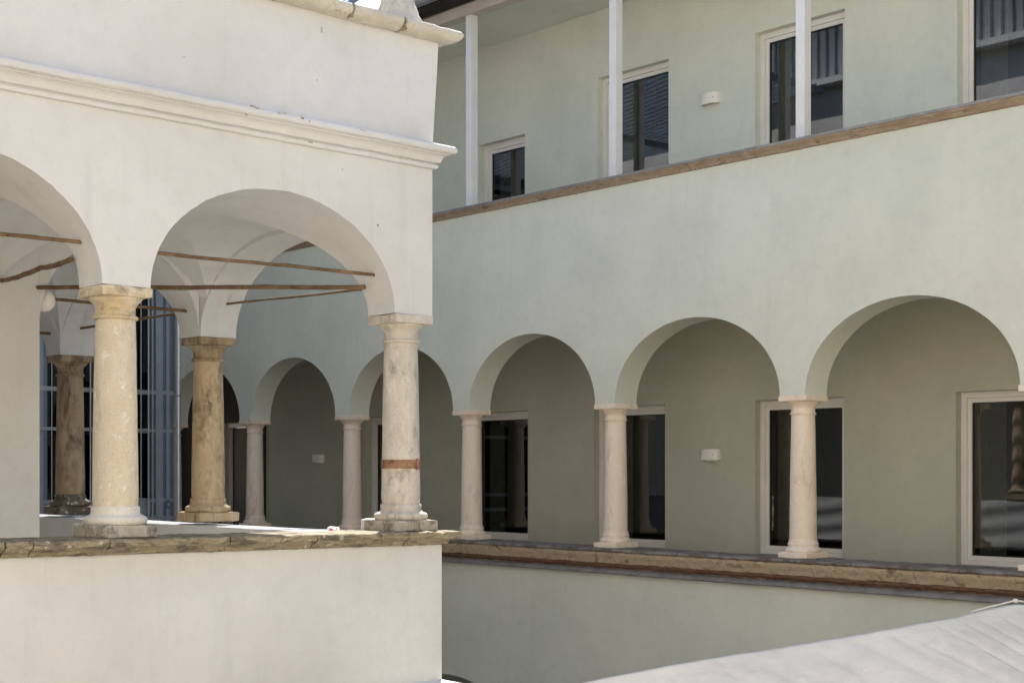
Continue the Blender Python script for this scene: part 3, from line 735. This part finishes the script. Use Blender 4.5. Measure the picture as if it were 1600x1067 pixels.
gl = thing('globe_lamp', 'white glass globe lamp on the side of the loggia core wall', 'lamp', (6.14, 14.1, 1.66))
bm = bmesh.new(); bmesh.ops.create_uvsphere(bm, u_segments=32, v_segments=20, radius=0.108)
for v in bm.verts: v.co += Vector((6.285, 14.10, 1.663))
mk('globe', bm, M['lampwhite'], gl, 80)
mk('bracket', tube((6.13, 14.10, 1.60), (6.24, 14.10, 1.62), 0.025, n=3), M['gasket'], gl, 60)

# ================================================================== BLUE GLASS STAIR TOWER
TW = thing('glass_tower', 'dark blue glass and steel stair tower at the end of the courtyard', 'tower', (11.5, 27.0, GROUND))
Y0 = 26.4
ztop = 7.3
mk('tower_core', B(8.6, 14.46, 28.5, 28.8, GROUND, ztop), M['dark'], TW, 0)
mk('side_wall', B(8.55, 8.7, 26.5, 28.5, GROUND, ztop), M['steel'], TW, 0)
mull = [8.6, 9.6, 10.6, 11.60, 11.80, 12.80, 14.00]
for x in mull:
    mk('mullion', B(x - 0.035, x + 0.035, Y0 + 0.02, Y0 + 0.12, GROUND, ztop), M['steel'], TW, 0)
zr = [(-3.0, 0.06), (-0.97, 0.05), (-0.62, 0.045), (0.745, 0.04), (1.50, 0.055), (3.6, 0.05), (5.6, 0.05), (7.25, 0.06)]
for z, h in zr:
    mk('rail', B(8.6, 14.46, Y0 - 0.005, Y0 + 0.06, z - h, z + h * 0.5), M['rail'] if z in (1.50, 0.745) else M['steel_light'], TW, 0)
zb = [GROUND] + [z for z, _ in zr]
for x0, x1 in zip(mull, mull[1:]):
    for z0, z1 in zip(zb, zb[1:]):
        if z1 - z0 < 0.3: continue
        if x1 - x0 < 0.3: continue
        bm = B(x0 + 0.036, x1 - 0.036, Y0 + 0.085, Y0 + 0.095, z0 + 0.03, z1 - 0.062); mk('pane', bm, M['blueglass'], TW, 0)
# light spandrel panels near the parapet level
for x0, x1 in ((11.84, 12.76), (12.84, 13.96)):
    mk('spandrel_panel', B(x0, x1, Y0 + 0.03, Y0 + 0.07, -0.925, -0.67), M['steel_light'], TW, 0)
# solid steel panels by the green wall
for x0, x1 in ((11.64, 11.765),):
    mk('steel_panel', B(x0, x1, Y0 + 0.03, Y0 + 0.06, GROUND, ztop), M['steel_light'], TW, 0)
for x0, x1, m in ((14.05, 14.20, 'steel_light'), (14.215, 14.255, 'steel'), (14.27, 14.345, 'steel_light'), (14.36, 14.45, 'steel')):
    mk('steel_panel', B(x0, x1, Y0 - 0.03 if m == 'steel_light' else Y0, Y0 + 0.06, GROUND, ztop), M[m], TW, 0)
d = mk('lock_box', B(14.27, 14.345, Y0 - 0.05, Y0 - 0.031, -0.80, -0.62), M['steel'], TW, 0)
mk('keyhole_plate', B(14.29, 14.325, Y0 - 0.06, Y0 - 0.051, -0.75, -0.68), M['rail'], d, 0)
for x in (11.86, 12.02, 12.63, 12.72, 13.20, 13.68, 13.84, 13.93):
    mk('cable', tube((x, Y0 - 0.12, GROUND), (x, Y0 - 0.12, ztop), 0.011 if x not in (12.63, 13.84, 12.02) else 0.017, n=1, seg=8), M['rail'], TW, 60)
for z in (2.0, 2.6, 0.2):
    mk('interior_floor', B(8.7, 13.5, 26.7, 28.4, z - 0.05, z + 0.03), M['rail'], TW, 0)
bm = bmesh.new()
mk('tower_roof', B(8.5, 14.46, 26.3, 28.9, ztop + 0.01, ztop + 0.12), M['steel'], TW, 0)

dp = thing('drainpipe', 'bright galvanised drainpipe beside the blue tower and green wall', 'pipe', (14.44, 26.2, GROUND))
mk('pipe', tube((14.43, 26.17, GROUND), (14.43, 26.17, 7.2), 0.042, n=1, seg=24), M['chrome'], dp, 60)
for z in (-2.5, 1.42, 4.6):
    mk('pipe_clip', tube((14.43, 26.17, z - 0.02), (14.43, 26.17, z + 0.02), 0.052, n=1, seg=24), M['steel_light'], dp, 60)

# ================================================================== GLASS ROOF over the far end
GR = thing('glass_roof', 'sloping glazed courtyard roof with dark slender bars seen above the coping', 'roof', (11.3, 19, 7.6))
def rz(y): return 7.62 - 0.118 * (y - 19)
def slab(bm, x0, x1, y0, y1, lo, hi):
    vs = [bm.verts.new((x, y, rz(y) + h)) for x in (x0, x1) for y in (y0, y1) for h in (lo, hi)]
    for f in ((0, 1, 3, 2), (4, 6, 7, 5), (0, 4, 5, 1), (2, 3, 7, 6), (0, 2, 6, 4), (1, 5, 7, 3)): bm.faces.new([vs[i] for i in f])
    return bm
x = 8.8; i = 0
while x < 14.1:
    mk('glazing_bar', slab(bmesh.new(), x - 0.022, x + 0.022, 18.2, 26.3, -0.05, 0.03), M['steel'], GR, 0)
    if x + 0.19 < 14.1:
        mk('pane', slab(bmesh.new(), x + 0.023, x + 0.19 - 0.023, 18.2, 26.3, -0.004, 0.004), M['roofglass'], GR, 0)
    x += 0.19
for y in (18.1, 22.2, 26.3):
    mk('purlin', B(8.72, 14.1, y - 0.04, y + 0.04, rz(y) - 0.20, rz(y) - 0.075), M['steel'], GR, 0)

# ================================================================== CANVAS MARQUEE in the courtyard
MQ = thing('marquee', 'grey white canvas marquee roof with creases in the courtyard corner', 'awning', (11.5, 7.5, GROUND))
def cw(X, Z, z): return Vector((0.748 * X + 0.664 * Z, -0.664 * X + 0.748 * Z, z))
ridge = [(-3.4, 11.0, -2.55), (-1.04, 12.0, -2.075), (0.59, 13.0, -1.893), (1.64, 13.15, -1.715), (2.35, 13.3, -1.625), (3.14, 13.5, -1.527), (3.7, 13.65, -1.445), (4.11, 13.75, -1.39), (4.44, 13.85, -1.328), (4.74, 13.9, -1.285), (5.06, 13.9, -1.325), (6.0, 13.5, -1.50), (7.6, 12.5, -1.9)]
def rp(t):
    k = t * (len(ridge) - 1); i = min(int(k), len(ridge) - 2); f = k - i
    P = [Vector(ridge[max(0, min(len(ridge) - 1, i + q))]) for q in (-1, 0, 1, 2)]
    return 0.5 * ((2 * P[1]) + (P[2] - P[0]) * f + (2 * P[0] - 5 * P[1] + 4 * P[2] - P[3]) * f * f + (3 * P[1] - P[0] - 3 * P[2] + P[3]) * f ** 3)
bm = bmesh.new(); NU, NV = 220, 90; G = []
for i in range(NU + 1):
    t = i / NU; p = rp(t); row = []
    for j in range(NV + 1):
        s = j / NV; L = 4.6 * s
        X = p.x + 0.55 * L; Z = p.y - 1.0 * L; z = p.z - 0.30 * L - 0.02 * L * L
        edge = min(1, s * 12)
        cr = t * (len(ridge) - 1) * 5.0 + 1.5 * noise.noise(Vector((t * 30, 0, 7)))
        fold = (abs(math.sin(cr + 1.2 * noise.noise(Vector((t * 8, s * 2, 0))))) ** 0.4)
        z += -0.075 * (1 - fold) * edge * (0.5 + 0.5 * noise.noise(Vector((cr * 0.4, 1, 0)))) + 0.028 * noise.noise(Vector((X * 1.4, Z * 1.4, 0))) * edge + 0.006 * noise.noise(Vector((X * 6, Z * 6, 3)))
        z += 0.012 * math.exp(-((s - 0.012) / 0.008) ** 2)
        row.append(bm.verts.new(cw(X, Z, z)))
    G.append(row)
for i in range(NU):
    for j in range(NV): bm.faces.new((G[i][j], G[i + 1][j], G[i + 1][j + 1], G[i][j + 1]))
cv = mk('canvas_roof', bm, M['canvas'], MQ, 60)
sm = cv.modifiers.new('thick', 'SOLIDIFY'); sm.thickness = 0.004
# rear slope of the canvas
bm = bmesh.new(); G = []
for i in range(61):
    p = rp(i / 60); row = []
    for j in range(11):
        L = 1.2 * j / 10
        q = cw(p.x - 0.2 * L, p.y + L * 0.35, p.z - 0.012 - 0.9 * L); q.x = min(q.x, 14.2)
        row.append(bm.verts.new(q))
    G.append(row)
for i in range(60):
    for j in range(10): bm.faces.new((G[i][j], G[i + 1][j], G[i + 1][j + 1], G[i][j + 1]))
mk('canvas_back', bm, M['canvas'], MQ, 60)
# white tube frame that shows at the peak
pts = [cw(4.30, 13.86, -1.352), cw(4.52, 13.92, -1.302), cw(4.76, 13.97, -1.252), cw(5.06, 13.95, -1.288), cw(6.0, 13.55, -1.45)]
bm = bmesh.new(); n = 0
for a, b in zip(pts, pts[1:]):
    t_ = tube(a, b, 0.008, n=1, seg=10); me_ = bpy.data.meshes.new('t'); t_.to_mesh(me_); t_.free(); bm.from_mesh(me_); bpy.data.meshes.remove(me_)
mk('frame_tube', bm, M['post'], MQ, 60)
mk('peak_cap', rough_block(pts[2].x, pts[2].y, pts[2].z - 0.02, pts[2].z + 0.018, 0.04, 0.04, 0.01, 0.004, 6, 6), M['post'], MQ, 50)
for q in (cw(4.74, 14.05, 0), cw(-1.4, 12.25, 0)):
    zt = -1.30 if q.x > 11 else -2.3
    mk('pole', tube((q.x, q.y, GROUND), (q.x, q.y, zt), 0.03, n=1, seg=16), M['post'], MQ, 60)
for X, Z in ((7.0, 9.4), (1.1, 8.6)):
    q = cw(X, Z, 0); mk('pole', tube((q.x, q.y, GROUND), (q.x, q.y, -3.35), 0.03, n=1, seg=16), M['post'], MQ, 60)

# ================================================================== litter on the parapet
pk = thing('crumpled_packet', 'crumpled white packet with a red dot on the sunlit parapet', 'packet', (8.04, 11.62, -0.60))
bm = rough_block(8.04, 11.62, -0.612, -0.560, 0.055, 0.125, 0.012, 0.010, 22, 8, 2)
for v in bm.verts:
    k = (v.co.y - 11.62)
    if k < -0.03: v.co.z = -0.612 + (v.co.z + 0.612) * 0.75
mk('packet_body', bm, M['paper'], pk, 40)
mk('twisted_end', rough_block(8.035, 11.535, -0.612, -0.555, 0.03, 0.035, 0.008, 0.012, 25, 6, 8), M['paper'], pk, 40)
bm = bmesh.new(); bmesh.ops.create_cone(bm, segments=20, radius1=0.019, radius2=0.019, depth=0.010, cap_ends=True)
for v in bm.verts: v.co = Vector((8.008 + v.co.z, 11.60 + v.co.x, -0.587 + v.co.y))
mk('red_dot', bm, M['red'], pk, 40)
